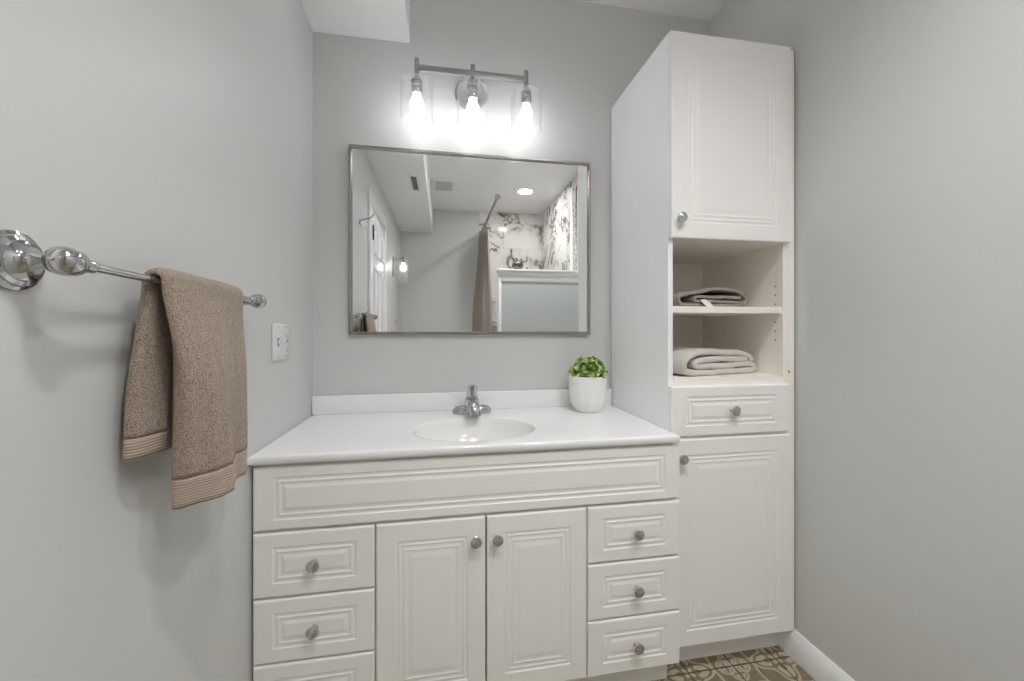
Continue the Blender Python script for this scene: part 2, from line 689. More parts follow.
# ------------------------------------------------------------------ knobs
def knob(parent, x, y, z, axis=(0, -1, 0)):
    prof = [(0, 0), (0.0075, 0), (0.0075, 0.003), (0.005, 0.006), (0.0048, 0.012), (0.0095, 0.0155), (0.0138, 0.018), (0.0145, 0.0205), (0.0138, 0.0225),
            (0.0120, 0.0236), (0.0105, 0.0232), (0.009, 0.0240), (0.006, 0.0258), (0.0025, 0.0268), (0, 0.0270)]
    prof = [(r * 1.14, h) for r, h in prof]
    o = obj('knob', lathe(B(), prof, (x, y, z), axis, 28), 'knob', parent, 40, loc=(x, y, z))
    o['label'] = 'small round polished nickel knob'
    return o


# ------------------------------------------------------------------ vanity
VF, VD = -0.489, 0.019           # frame face, front thickness
van = thing('bathroom_vanity', 'wide white vanity cabinet with two doors and six drawers under the white countertop', 'vanity', (0.612, -0.25, 0))
bm = B()
box(bm, 0.0015, 0.020, VF, -0.004, 0.1, 0.7915)
box(bm, 0.0015, 0.020, -0.434, -0.004, 0.0, 0.1)
box(bm, 1.204, 1.2215, VF, -0.004, 0.1, 0.7915)
box(bm, 1.204, 1.2215, -0.434, -0.004, 0.0, 0.1)
box(bm, 0.020, 1.204, -0.012, -0.004, 0.1, 0.7915)
box(bm, 0.020, 1.204, -0.47, -0.012, 0.1, 0.116)
for xa, xb in ((0.0016, 0.045), (0.296, 0.335), (0.9, 0.945), (1.18, 1.2215)):
    box(bm, xa, xb, VF, VF + 0.018, 0.1, 0.7915)
for za, zb in ((0.1, 0.13), (0.60, 0.64), (0.745, 0.7915)):
    box(bm, 0.004, 1.2205, VF + 0.0005, VF + 0.0175, za, zb)
for za in (0.262, 0.43):
    box(bm, 0.02, 0.3, VF + 0.0005, VF + 0.0175, za - 0.012, za + 0.02)
    box(bm, 0.92, 1.2, VF + 0.0005, VF + 0.0175, za - 0.012, za + 0.02)
obj('cabinet_body', bm, 'cabinet', van, 0)
tk = obj('toe_kick', box(B(), 0.0015, 1.2215, -0.446, -0.434, 0.0, 0.0995), 'cabinet', van, 0)
obj('false_front', raised_panel(0.0095, 1.2285, 0.6165, 0.7825, VF, VD, moulding(0.050, 0.026, 'drawer')), 'cabinet', van, 0)
for (xa, xb) in ((0.0095, 0.3125), (0.9265, 1.2285)):
    for (za, zb) in ((0.4405, 0.6085), (0.2685, 0.4340), (0.0985, 0.2625)):
        d = obj('drawer', raised_panel(xa, xb, za, zb, VF, VD, moulding(0.047, 0.036, 'drawer')), 'cabinet', van, 0)
        knob(d, (xa + xb) / 2 - (0.0 if xa < 0.5 else -0.003), VF - VD, (za + zb) / 2)
for (xa, xb, kx) in ((0.3170, 0.6175, 0.589), (0.6215, 0.9220, 0.650)):
    d = obj('door', raised_panel(xa, xb, 0.0985, 0.6085, VF, VD, moulding(0.050, 0.050)), 'cabinet', van, 0)
    knob(d, kx, VF - VD, 0.547)

# countertop with the moulded basin
CT0, CT1 = 0.792, 0.816
top = thing('sink_countertop', 'glossy white countertop with an oval moulded basin and backsplash', 'countertop', (0.612, -0.25, CT0))
bm = B()
rx0, rx1, ry0, ry1 = 0.0006, 1.2235, -0.5175, -0.0025
ecx, ecy, ea, eb = 0.603, -0.312, 0.203, 0.158
per = []
n_side = (40, 18, 40, 18)
cor = [(0, 0), (1, 0), (1, 1), (0, 1)]
for s in range(4):
    a, b = cor[s], cor[(s + 1) % 4]
    for k in range(n_side[s]):
        f = k / n_side[s]
        per.append((a[0] + (b[0] - a[0]) * f, a[1] + (b[1] - a[1]) * f))


def rect_ring(i, z):
    return [bm.verts.new((rx0 + i + (rx1 - rx0 - 2 * i) * p[0], ry0 + i + (ry1 - ry0 - 2 * i) * p[1], z)) for p in per]


angs = []
for p in per:
    X, Y = rx0 + (rx1 - rx0) * p[0], ry0 + (ry1 - ry0) * p[1]
    angs.append(math.atan2((Y - ecy) / eb, (X - ecx) / ea))


def ell_ring(s, z, b=None):
    b = bm if b is None else b
    return [b.verts.new((ecx + ea * s * math.cos(g), ecy + eb * s * math.sin(g), z)) for g in angs]


rows = [ell_ring(1.02, CT0), rect_ring(0.004, CT0), rect_ring(0.0, CT0 + 0.004), rect_ring(0.0, CT1 - 0.006), rect_ring(0.0018, CT1 - 0.0018), rect_ring(0.006, CT1),
        rect_ring(0.012, CT1), ell_ring(1.045, CT1), ell_ring(1.0, CT1 - 0.0012), ell_ring(0.985, CT1 - 0.004)]
for A, D in zip(rows[:-1], rows[1:]):
    for k in range(len(per)):
        j = (k + 1) % len(per)
        bm.faces.new((A[k], A[j], D[j], D[k]))
obj('slab', bm, 'marble_top', top, 50)
bm = B()
rows = [ell_ring(s, CT1 + z, bm) for s, z in ((1.015, -0.0235), (0.9855, -0.0036), (0.975, -0.0075), (0.955, -0.020), (0.90, -0.050), (0.80, -0.082), (0.62, -0.106), (0.40, -0.119), (0.20, -0.125), (0.1, -0.127))]
for A, D in zip(rows[:-1], rows[1:]):
    for k in range(len(per)):
        j = (k + 1) % len(per)
        bm.faces.new((A[k], A[j], D[j], D[k]))
obj('basin', bm, 'basin', top, 80)
bm = B()
lathe(bm, [(0.0, -0.004), (0.021, -0.004), (0.024, 0.0), (0.021, 0.002), (0.016, 0.001), (0.012, 0.004), (0, 0.005)], (ecx, ecy, CT1 - 0.1265), (0, 0, 1), 24)
obj('drain', bm, 'chrome', top)
bm = B()
box(bm, 0.0025, 1.2225, -0.021, -0.0025, CT1, 0.889, 0.004, 3)
obj('backsplash', bm, 'marble_top', top)

# ------------------------------------------------------------------ faucet
FX, FY = 0.608, -0.088
fau = thing('sink_faucet', 'chrome single handle faucet standing behind the oval basin', 'faucet', (FX, FY, CT1))
bm = B()


def oval(cx, cy, z, a, b, n=36, p=2.6):
    pts = []
    for k in range(n):
        g = 2 * PI * k / n
        c, s = math.cos(g), math.sin(g)
        pts.append((cx + a * math.copysign(abs(c) ** (2 / p), c), cy + b * math.copysign(abs(s) ** (2 / p), s), z))
    return pts


loft(bm, [oval(FX, FY, CT1 + 0.0003, 0.075, 0.027), oval(FX, FY, CT1 + 0.012, 0.076, 0.028), oval(FX, FY, CT1 + 0.021, 0.073, 0.026), oval(FX, FY, CT1 + 0.029, 0.064, 0.022), oval(FX, FY, CT1 + 0.033, 0.045, 0.014)])
obj('base_plate', bm, 'chrome', fau, 50)
bm = B()
loft(bm, [oval(FX, FY, CT1 + 0.005, 0.033, 0.027), oval(FX, FY, CT1 + 0.03, 0.030, 0.026), oval(FX, FY + 0.001, CT1 + 0.05, 0.027, 0.024), oval(FX, FY + 0.002, CT1 + 0.062, 0.0245, 0.023), oval(FX, FY + 0.002, CT1 + 0.067, 0.019, 0.017)])
obj('faucet_body', bm, 'chrome', fau, 60)
# spout: arched cross-section sweeping forward


def arch(cx, cy, zb, w, h, tilt=0.0, n=14):
    pts = [(cx - w, cy, zb), ]
    for k in range(n + 1):
        g = PI - PI * k / n
        pts.append((cx + w * math.cos(g) * 0.96, cy + tilt * math.sin(g) * h, zb + h * (0.35 + 0.65 * math.sin(g)) if 0 < k < n else zb + h * 0.35))
    pts.append((cx + w, cy, zb))
    return pts


bm = B()
loft(bm, [arch(FX, FY + 0.005, CT1 + 0.028, 0.0255, 0.036), arch(FX, FY - 0.03, CT1 + 0.029, 0.027, 0.037), arch(FX, FY - 0.065, CT1 + 0.027, 0.027, 0.037),
          arch(FX, FY - 0.092, CT1 + 0.020, 0.027, 0.040, 0.1), arch(FX, FY - 0.108, CT1 + 0.013, 0.0262, 0.044, 0.3), arch(FX, FY - 0.112, CT1 + 0.014, 0.022, 0.037, 0.3)])
obj('spout', bm, 'chrome', fau, 50)
bm = B()
lv = [(FX, FY + 0.004, CT1 + 0.062), (FX, FY + 0.004, CT1 + 0.074), (FX, FY + 0.000, CT1 + 0.086), (FX, FY - 0.010, CT1 + 0.099), (FX, FY - 0.020, CT1 + 0.108), (FX, FY - 0.028, CT1 + 0.112)]
rings = []
for (x, y, z), a, b in zip(lv, (0.021, 0.0215, 0.0205, 0.020, 0.019, 0.013), (0.018, 0.018, 0.014, 0.0095, 0.007, 0.004)):
    rings.append([(px, py, z + (py - y) * 0.7) for px, py, _ in oval(x, y, z, a, b, 28, 2.3)])
loft(bm, rings)
obj('lever_handle', bm, 'chrome', fau, 60)

# ------------------------------------------------------------------ potted plant
px, py = 1.073, -0.118
pot = thing('potted_plant', 'small green succulent in a white ceramic pot on the countertop', 'plant', (px, py, CT1))


def facet(g, h):
    f = max(0.0, min(1.0, 1.0 - (h - 0.02) / 0.11))
    k = 12
    a = (g % (2 * PI / k)) - PI / k
    return 1 - 0.045 * f * (math.cos(a * 1.0) - math.cos(PI / k)) / (1 - math.cos(PI / k)) * -1 - 0.045 * f


prof = [(0, 0.0005), (0.046, 0.0005), (0.051, 0.004), (0.058, 0.016), (0.0675, 0.034), (0.0725, 0.055), (0.0745, 0.08), (0.075, 0.115), (0.075, 0.140), (0.0738, 0.1435), (0.0715, 0.1435),
        (0.0705, 0.140), (0.069, 0.11), (0.055, 0.1)]
obj('pot', lathe(B(), prof, (px, py, CT1), (0, 0, 1), 72, facet), 'ceramic', pot, 30)
bm = B()
lathe(bm, [(0.067, 0.118), (0.067, 0.126), (0.05, 0.132), (0.025, 0.136), (0, 0.137)], (px, py, CT1), (0, 0, 1), 24)
obj('soil', bm, 'soil', pot)
random.seed(11)
bm = B()


def leaf(bm, base, d, up, L, W):
    d = d.normalized()
    s = d.cross(up).normalized()
    u = s.cross(d).normalized()
    pts = [(0, 0.12, 0), (0.35, 0.42, 0.05), (0.65, 0.5, 0.09), (0.88, 0.3, 0.16)]
    mid = [bm.verts.new(base + d * L * a + u * L * (c - 0.06)) for a, w, c in pts]
    lf = [bm.verts.new(base + d * L * a + s * W * w + u * L * (c + 0.05)) for a, w, c in pts]
    rt = [bm.verts.new(base + d * L * a - s * W * w + u * L * (c + 0.05)) for a, w, c in pts]
    tip = bm.verts.new(base + d * L + u * L * 0.22)
    for k in range(3):
        bm.faces.new((mid[k], mid[k + 1], lf[k + 1], lf[k]))
        bm.faces.new((mid[k], rt[k], rt[k + 1], mid[k + 1]))
    bm.faces.new((mid[3], tip, lf[3]))
    bm.faces.new((mid[3], rt[3], tip))


for i in range(190):
    f = (i % 95 + 0.5) / 95
    el = math.asin(1 - f * 0.93)
    az = i * 2.39996 + random.uniform(-.2, .2)
    dr = Vector((math.cos(el) * math.cos(az), math.cos(el) * math.sin(az), math.sin(el)))
    k = random.uniform(0.86, 1.08) if i < 95 else random.uniform(0.45, 0.85)
    c = Vector((px, py, CT1 + 0.136)) + Vector((dr.x * 0.064 * k, dr.y * 0.064 * k, dr.z * 0.066 * k + 0.004))
    nl = 7
    a0, u0, w0 = frame_of(dr)
    for q in range(nl):
        g = 2 * PI * q / nl + random.uniform(-.3, .3)
        ld = (u0 * math.cos(g) + w0 * math.sin(g)) * 0.8 + dr * random.uniform(0.35, 0.9)
        leaf(bm, c, ld, dr, random.uniform(0.013, 0.021), random.uniform(0.009, 0.013))
    for q in range(2):
        leaf(bm, c, dr + Vector((random.uniform(-.4, .4), random.uniform(-.4, .4), 0.1)), u0, 0.010, 0.007)
obj('foliage', bm, 'leaf', pot, 80)

# ------------------------------------------------------------------ tall linen cabinet
CF, CD = -0.446, 0.019
cx0, cx1 = 1.2252, 1.7055
cab = thing('linen_cabinet', 'tall white linen cabinet with open shelves between two doors beside the vanity', 'cabinet', (1.465, -0.22, 0))
bm = B()
box(bm, cx0, cx0 + 0.018, CF, -0.003, 0.1, 2.12, 0.0012, 1)
obj('side_panel', bm, 'cabinet_side', cab, 0)
bm = B()
box(bm, 1.664, 1.682, CF, -0.003, 0.1, 2.12)
box(bm, 1.661, cx1, CF - 0.0005, CF + 0.018, 0.095, 2.12, 0.001, 1)
obj('side_panel', bm, 'niche', cab, 0)
bm = B()
box(bm, cx0 + 0.018, 1.664, CF + 0.002, -0.003, 2.102, 2.12)
box(bm, cx0 + 0.018, 1.664, CF + 0.002, -0.012, 0.10, 0.118)
box(bm, cx0 + 0.018, 1.664, CF, -0.012, 1.443, 1.461)
box(bm, cx0 + 0.018, 1.664, CF, -0.012, 0.953, 0.982)
box(bm, cx0 + 0.018, 1.664, CF, CF + 0.018, 0.775, 0.80)
box(bm, cx0 + 0.018, 1.664, -0.012, -0.003, 0.10, 2.102)
obj('carcass', bm, 'niche', cab, 0)
obj('shelf', box(B(), cx0 + 0.0185, 1.6635, CF + 0.006, -0.013, 1.200, 1.222, 0.0015, 1), 'niche', cab, 0)
obj('toe_kick', box(B(), cx0, 1.6945, -0.392, -0.380, 0.0, 0.0995), 'cabinet', cab, 0)
d = obj('door', raised_panel(1.2265, 1.6755, 1.4425, 2.116, CF, CD, moulding(0.052, 0.052)), 'cabinet', cab, 0)
knob(d, 1.253, CF - CD, 1.505)
d = obj('drawer', raised_panel(1.2265, 1.6690, 0.7945, 0.9575, CF, CD, moulding(0.050, 0.033, 'drawer')), 'cabinet', cab, 0)
knob(d, 1.445, CF - CD, 0.877)
d = obj('door', raised_panel(1.2265, 1.6760, 0.108, 0.786, CF, CD, moulding(0.052, 0.052)), 'cabinet', cab, 0)
knob(d, 1.257, CF - CD, 0.727)
for yy in (-0.410, -0.059):
    for zz in (1.298, 1.266, 1.234, 1.171, 1.138, 1.106):
        h = B()
        lathe(h, [(0, 0.0004), (0.0022, 0.0004), (0.0028, 0.0), (0.0028, -0.003), (0, -0.003)], (1.6638, yy, zz), (-1, 0, 0), 12)
        obj('peg_hole', h, 'dark', cab, loc=(1.6638, yy, zz))
for (a, b, c, ax) in ((1.6638, -0.432, 1.008, (-1, 0, 0)), (1.684, CF - 0.0008, 0.998, (0, -1, 0))):
    h = B()
    lathe(h, [(0, 0.0006), (0.0025, 0.0006), (0.0042, 0.0), (0.0042, -0.003), (0, -0.003)], (a, b, c), ax, 14)
    obj('screw_cap', h, 'grille', cab, loc=(a, b, c))


# ------------------------------------------------------------------ folded towels
def fold_mesh(path, th, y0, y1, n_y=26, amp=0.003, seed=0, sub=7, slant=None):
    """a thick cloth strip following path in x-z, run along y from y0 (front) to y1"""
    P = catmull([(x, 0, z) for x, z in path], sub)
    bm = B()
    rows = []
    for iy in range(n_y + 1):
        f = iy / n_y
        y = y0 + (y1 - y0) * f
        e = min(1.0, min(iy, n_y - iy) / 3.0)
        t = th * (0.55 + 0.45 * math.sqrt(e))
        yy = y + (0.004 * (1 - e) if iy < 3 else 0)
        up, dn = [], []
        for i, p in enumerate(P):
            d = (P[min(i + 1, len(P) - 1)] - P[max(i - 1, 0)]).normalized()
            n = Vector((-d.z, 0, d.x))
            q = Vector((p.x, yy, p.z))
            w = noise.noise(q * 14 + Vector((seed, 0, 0))) * amp + noise.noise(q * 60 + Vector((0, seed, 0))) * amp * 0.35
            sl = slant(p.x, p.z, f) if slant else Vector((0, 0, 0))
            up.append(q + n * (t / 2 + w) + sl)
            dn.append(q - n * (t / 2 - w) + sl)
        rows.append([bm.verts.new(v) for v in up + dn[::-1]])
    m = len(P)
    N = 2 * m
    for A, D in zip(rows[:-1], rows[1:]):
        for k in range(N):
            j = (k + 1) % N
            bm.faces.new((A[k], A[j], D[j], D[k]))
    for r, fl in ((rows[0], 1), (rows[-1], -1)):
        for k in range(m - 1):
            q = (r[k], r[k + 1], r[N - 2 - k], r[N - 1 - k])
            bm.faces.new(q[::fl])
    return bm


zb = 0.9825
white_path = [(1.575, zb + 0.0545), (1.46, zb + 0.0565), (1.36, zb + 0.054), (1.318, zb + 0.045), (1.335, zb + 0.0345), (1.42, zb + 0.0325), (1.52, zb + 0.0335), (1.598, zb + 0.0335), (1.618, zb + 0.0225),
              (1.598, zb + 0.0115), (1.50, zb + 0.0112), (1.38, zb + 0.0112), (1.295, zb + 0.0125), (1.266, zb + 0.036), (1.284, zb + 0.066), (1.34, zb + 0.081), (1.40, zb + 0.083),
              (1.47, zb + 0.078), (1.54, zb + 0.074), (1.590, zb + 0.062), (1.606, zb + 0.049)]


def turned(bm, c, k, ang, to):
    """squeeze a folded cloth along x about c, turn it about the vertical and set its centre to `to`"""
    ca, sa = math.cos(ang), math.sin(ang)
    for v in bm.verts:
        x, y = (v.co.x - c[0]) * k, v.co.y - c[1]
        v.co.x = to[0] + x * ca - y * sa
        v.co.y = to[1] + x * sa + y * ca
    return bm


wt = obj('folded_towel', turned(fold_mesh(white_path, 0.0222, -0.37, -0.17, 40, 0.0038, 3), (1.438, -0.27), 0.99, math.radians(13), (1.452, -0.285)), 'white_terry', None, 60)
tag(wt, 'thick white terry towel folded on the lower open shelf of the cabinet', 'towel', 'folded towels in the linen cabinet')
zb = 1.2225
grey_path = [(1.562, zb + 0.010), (1.578, zb + 0.034), (1.540, zb + 0.060), (1.44, zb + 0.067), (1.37, zb + 0.056), (1.30, zb + 0.046), (1.259, zb + 0.036), (1.262, zb + 0.013), (1.30, zb + 0.0072),
             (1.40, zb + 0.0075), (1.53, zb + 0.0078), (1.549, zb + 0.0142), (1.53, zb + 0.0212), (1.42, zb + 0.0212), (1.345, zb + 0.0212), (1.328, zb + 0.0285), (1.352, zb + 0.0355),
             (1.45, zb + 0.0365), (1.548, zb + 0.0365)]
gt = thing('folded_towel', 'taupe grey towel folded loosely on the upper open shelf of the cabinet', 'towel', (1.41, -0.27, zb), 'folded towels in the linen cabinet')
GT = ((1.418, -0.27), 0.96, math.radians(10), (1.422, -0.282))
obj('cloth', turned(fold_mesh(grey_path, 0.0132, -0.38, -0.16, 40, 0.0026, 9), *GT), 'grey_terry', gt, 60)
bm = B()
loft(bm, [[(1.345, -0.3835, zb + 0.024), (1.362, -0.3835, zb + 0.028), (1.362, -0.382, zb + 0.028), (1.345, -0.382, zb + 0.024)],
          [(1.352, -0.389, zb + 0.012), (1.384, -0.389, zb + 0.016), (1.384, -0.3875, zb + 0.016), (1.352, -0.3875, zb + 0.012)],
          [(1.364, -0.393, zb + 0.001), (1.394, -0.393, zb + 0.001), (1.394, -0.3915, zb + 0.001), (1.364, -0.3915, zb + 0.001)]])
turned(bm, *GT)
o = obj('care_tag', bm, 'tag', gt, 0)
o['label'] = 'small white cloth tag'

# ------------------------------------------------------------------ mirror
mx0, mx1, mz0, mz1 = 0.135, 1.1235, 1.1230, 1.8650
mir = thing('wall_mirror', 'large rectangular mirror with thin silver frame hung above the sink', 'mirror', (0.629, 0, 1.494))
bm = B()
fw = 0.0125
prof = [(0, -0.001), (0, -0.018), (0.002, -0.021), (fw - 0.004, -0.021), (fw, -0.014), (fw, -0.001)]
rings = []
for ins, y in prof:
    rings.append([bm.verts.new(p) for p in ((mx0 + ins, y, mz0 + ins), (mx1 - ins, y, mz0 + ins), (mx1 - ins, y, mz1 - ins), (mx0 + ins, y, mz1 - ins))])
for A, D in zip(rings, rings[1:] + rings[:1]):
    for k in range(4):
        j = (k + 1) % 4
        bm.faces.new((A[k], A[j], D[j], D[k]))
obj('mirror_frame', bm, 'frame_metal', mir, 20)
obj('mirror_glass', box(B(), mx0 + fw - 0.002, mx1 - fw + 0.002, -0.010, -0.004, mz0 + fw - 0.002, mz1 - fw + 0.002), 'mirror', mir, 0)

# ------------------------------------------------------------------ vanity light
LY, LZ = -0.130, 2.116
vl = thing('vanity_light', 'nickel vanity light bar with three clear glass shades above the mirror', 'lamp', (0.611, 0, LZ))
bm = B()
lathe(bm, [(0, 0.001), (0.062, 0.001), (0.064, 0.004), (0.064, 0.016), (0.060, 0.022), (0.0, 0.0225)], (0.6085, 0, LZ - 0.006), (0, -1, 0), 40)
obj('backplate', bm, 'nickel', vl)
bm = B()
for dx in (-0.026, 0.026):
    box(bm, 0.6085 + dx - 0.006, 0.6085 + dx + 0.006, LY, -0.022, LZ - 0.012, LZ, 0.001, 1)
obj('arm', bm, 'nickel', vl, 0)
obj('crossbar', box(B(), 0.401, 0.816, LY - 0.009, LY + 0.009, LZ - 0.011, LZ + 0.011, 0.002, 2), 'nickel', vl)
for sx in (0.401, 0.6085, 0.816):
    bm = B()
    tube(bm, [(sx, LY, LZ - 0.041), (sx, LY, LZ + 0.035)], 0.0085, 16)
    lathe(bm, [(0.0085, 0.012), (0.016, 0.006), (0.021, 0.0), (0.021, -0.006), (0, -0.006)], (sx, LY, LZ - 0.047), (0, 0, 1), 24)
    obj('post', bm, 'nickel', vl)
    zt = LZ - 0.054
    bm = B()
    lathe(bm, [(0.021, 0.0), (0.058, 0.0), (0.0595, -0.002), (0.0595, -0.145), (0.0580, -0.145), (0.0580, -0.0035), (0.0565, -0.0025), (0.021, -0.0025)], (sx, LY, zt), (0, 0, 1), 48)
    obj('glass_shade', bm, 'glass', vl, 40)
    bm = B()
    lathe(bm, [(0, 0.0), (0.0185, 0.0), (0.0195, -0.010), (0.0225, -0.012), (0.0225, -0.016), (0.0195, -0.018), (0.0195, -0.040), (0.0175, -0.043), (0.014, -0.043), (0.014, -0.03), (0, -0.03)], (sx, LY, zt - 0.0005), (0, 0, 1), 28)
    obj('socket', bm, 'chrome', vl)
    bm = B()
    lathe(bm, [(0, -0.036), (0.012, -0.038), (0.013, -0.046), (0.017, -0.058), (0.0225, -0.070), (0.0245, -0.082), (0.022, -0.095), (0.014, -0.104), (0, -0.107)], (sx, LY, zt), (0, 0, 1), 24)
    o = obj('light_bulb', bm, 'bulb', vl, 80)
    o['label'] = 'glowing white bulb'

# ------------------------------------------------------------------ towel bar and hanging towel
BX = 0.055
P0, P1 = Vector((BX, -1.075, 1.226)), Vector((BX, -0.585, 1.2135))
bar = thing('towel_bar', 'chrome towel bar with round finials mounted on the left wall', 'towel bar', (0, -0.83, 1.22))
bd = (P1 - P0).normalized()


def barz(y):
    return P0.z + (P1.z - P0.z) * (y - P0.y) / (P1.y - P0.y)


bm = B()
tube(bm, [P0 + bd * 0.015, P1 - bd * 0.015], 0.0058, 18)
obj('rail', bm, 'chrome', bar)
for p, s in ((P0, 1), (P1, -1)):
    bm = B()
    lathe(bm, [(0, 0.0005), (0.0345, 0.0005), (0.0355, 0.002), (0.0348, 0.0045), (0.0310, 0.0062), (0.0300, 0.0085), (0.0292, 0.0095), (0.0245, 0.0110), (0.0235, 0.0135), (0.0185, 0.0155), (0.0140, 0.019), (0.0110, 0.024), (0.0095, 0.032), (0.0098, 0.046), (0, 0.048)],
          (0, p.y, p.z), (1, 0, 0), 40)
    pf = obj('post', bm, 'chrome', bar, 22)
    bm = B()
    lathe(bm, [(0, -0.0215), (0.002, -0.0212), (0.0028, -0.0200), (0.0024, -0.0190), (0.006, -0.0182), (0.0118, -0.0165), (0.0158, -0.0115), (0.0174, -0.005), (0.0174, 0.001), (0.0168, 0.0055), (0.0150, 0.0075), (0.0160, 0.0095), (0.0150, 0.0125),
               (0.0120, 0.0135), (0.0125, 0.0160), (0.0105, 0.0190), (0.0082, 0.0205), (0.0085, 0.030), (0.0088, 0.0335), (0.0075, 0.036), (0.0055, 0.037)], p, tuple(bd * s), 36)
    obj('finial', bm, 'chrome', pf, 40)

tw = thing('hanging_towel', 'taupe textured hand towel draped over the chrome bar on the left wall', 'towel', (BX, -0.82, 1.22))
# the three cross-sections (x or distance from the bar, y); same order in each: inner layer far -> near -> fold -> outer layer
S_top = [(0.0085, -0.715), (0.0085, -0.80), (0.0085, -0.895), (0.0095, -0.925), (0.0140, -0.932), (0.0195, -0.915), (0.0205, -0.87), (0.0205, -0.80), (0.0205, -0.745), (0.0190, -0.701), (0.0145, -0.695), (0.0130, -0.715)]
S_front = [(0.086, -0.775), (0.078, -0.84), (0.066, -0.892), (0.068, -0.910), (0.077, -0.916), (0.099, -0.900), (0.119, -0.881), (0.124, -0.869), (0.119, -0.830), (0.111, -0.785), (0.103, -0.757), (0.095, -0.753), (0.090, -0.78)]
S_back = [(0.047, -0.72), (0.040, -0.84), (0.045, -0.885), (0.040, -0.912), (0.033, -0.936), (0.021, -0.942), (0.015, -0.92), (0.012, -0.86), (0.012, -0.78), (0.012, -0.70), (0.015, -0.69), (0.019, -0.71)]
NT_ = 60


def resample(S, n):
    P = catmull([(a, b, 0) for a, b in S], 10)
    L = [0]
    for a, b in zip(P[:-1], P[1:]):
        L.append(L[-1] + (b - a).length)
    out = []
    k = 0
    for i in range(n + 1):
        d = L[-1] * i / n
        while k < len(L) - 2 and L[k + 1] < d:
            k += 1
        f = (d - L[k]) / max(1e-9, L[k + 1] - L[k])
        out.append(P[k].lerp(P[k + 1], f))
    return out


R_top, R_front, R_back = resample(S_top, NT_), resample(S_front, NT_), resample(S_back, NT_)


def sm(x):
    x = max(0.0, min(1.0, x))
    return x * x * (3 - 2 * x)


ZF, ZBK = 0.856, 0.945           # bottom edges, front and back
rows = []                         # (kind, parameter)
NB, NA, NF = 34, 12, 46
for i in range(NB + 1):
    rows.append(('b', 1 - i / NB))
for i in range(1, NA):
    rows.append(('a', i / NA))
for i in range(NF + 1):
    rows.append(('f', i / NF))


def towel_pt(kind, s, t):
    n, y = R_top[t].x, R_top[t].y
    zc = barz(y)
    if kind == 'a':
        g = PI * (1 - s)
        return Vector((BX + n * math.cos(g), y, zc + n * math.sin(g)))
    if kind == 'f':
        q = R_front[t]
        f = sm(s / 0.45) * 0.6 + s * 0.4
        x = (BX + n) * (1 - f) + q.x * f
        yy = y * (1 - s) + q.y * s
        zbot = ZF + 0.012 * sm((yy + 0.91) / 0.17) * 0.6
        z = zc * (1 - s) + zbot * s
        rip = 0.005 * s * math.sin((yy + 0.9) * 78 + 2 * s + 2.2) + 0.0018 * s * math.sin((yy + 0.9) * 190 + 5)
        return Vector((x + (rip if t > NT_ * 0.42 else 0), yy, z))
    q = R_back[t]
    f = sm(s / 0.7) * 0.7 + s * 0.3
    x = (BX - n) * (1 - f) + q.x * f
    yy = y * (1 - s) + q.y * s
    z = zc * (1 - s) + ZBK * s
    return Vector((max(x, 0.006), yy, z))


grid = [[towel_pt(k, s, t) for t in range(NT_ + 1)] for k, s in rows]


def towel_strip(r0, r1):
    bm = B()
    V = [[bm.verts.new(p) for p in grid[r]] for r in range(r0, r1 + 1)]
    for A, D in zip(V[:-1], V[1:]):
        for k in range(NT_):
            bm.faces.new((A[k], A[k + 1], D[k + 1], D[k]))
    return bm


hb, hf = 4, 6                    # rows that are hem
n_rows = len(rows) - 1
for nm, r0, r1, mat in (('terry_cloth', hb, n_rows - hf, 'towel'), ('hem_band', 0, hb, 'hem'), ('hem_band', n_rows - hf, n_rows, 'hem')):
    o = obj(nm, towel_strip(r0, r1), mat, tw, 0)
    for p in o.data.polygons:
        p.use_smooth = True
    so = o.modifiers.new('thickness', 'SOLIDIFY')
    so.thickness = 0.0045 if nm == 'terry_cloth' else 0.0035
    so.offset = 0.0
    if nm == 'hem_band':
        o['label'] = 'flat ribbed hem band'

# ------------------------------------------------------------------ switch plate on the left wall
sp = thing('switch_plate', 'white double plate with toggle switch and outlet on the wall beside the mirror', 'switch', (0, -0.308, 1.107))
obj('plate', box(B(), 0.0005, 0.007, -0.371, -0.246, 1.0505, 1.1625, 0.0025, 2), 'plastic', sp)
bm = B()
box(bm, 0.0065, 0.0085, -0.346, -0.334, 1.094, 1.119)
o = obj('toggle_slot', bm, 'grille', sp, 0)
bm = B()
loft(bm, [[(0.008, -0.3445, 1.099), (0.008, -0.3355, 1.099), (0.008, -0.3355, 1.113), (0.008, -0.3445, 1.113)], [(0.020, -0.343, 1.111), (0.020, -0.337, 1.111), (0.020, -0.337, 1.118), (0.020, -0.343, 1.118)]])
obj('toggle', bm, 'plastic', sp, 0)
rc = obj('outlet', box(B(), 0.0065, 0.0095, -0.294, -0.261, 1.073, 1.140, 0.001, 1), 'plastic', sp)
for zc in (1.123, 1.086):
    for dy in (-0.0065, 0.0065):
        obj('blade_slot', box(B(), 0.009, 0.0098, -0.2775 + dy - 0.001, -0.2775 + dy + 0.001, zc - 0.004, zc + 0.004), 'dark', rc, 0)
    obj('ground_slot', box(B(), 0.009, 0.0098, -0.2805, -0.2745, zc - 0.012, zc - 0.008), 'dark', rc, 0)
obj('test_button', box(B(), 0.009, 0.0104, -0.285, -0.270, 1.1035, 1.1085), 'grille', rc, 0)
for yy in (-0.340, -0.2775):
    for zz in (1.0605, 1.1525):
        bm = B()
        lathe(bm, [(0, 0), (0.003, 0), (0.003, 0.0008), (0, 0.0014)], (0.0068, yy, zz), (1, 0, 0), 12)
        obj('screw', bm, 'nickel', sp)

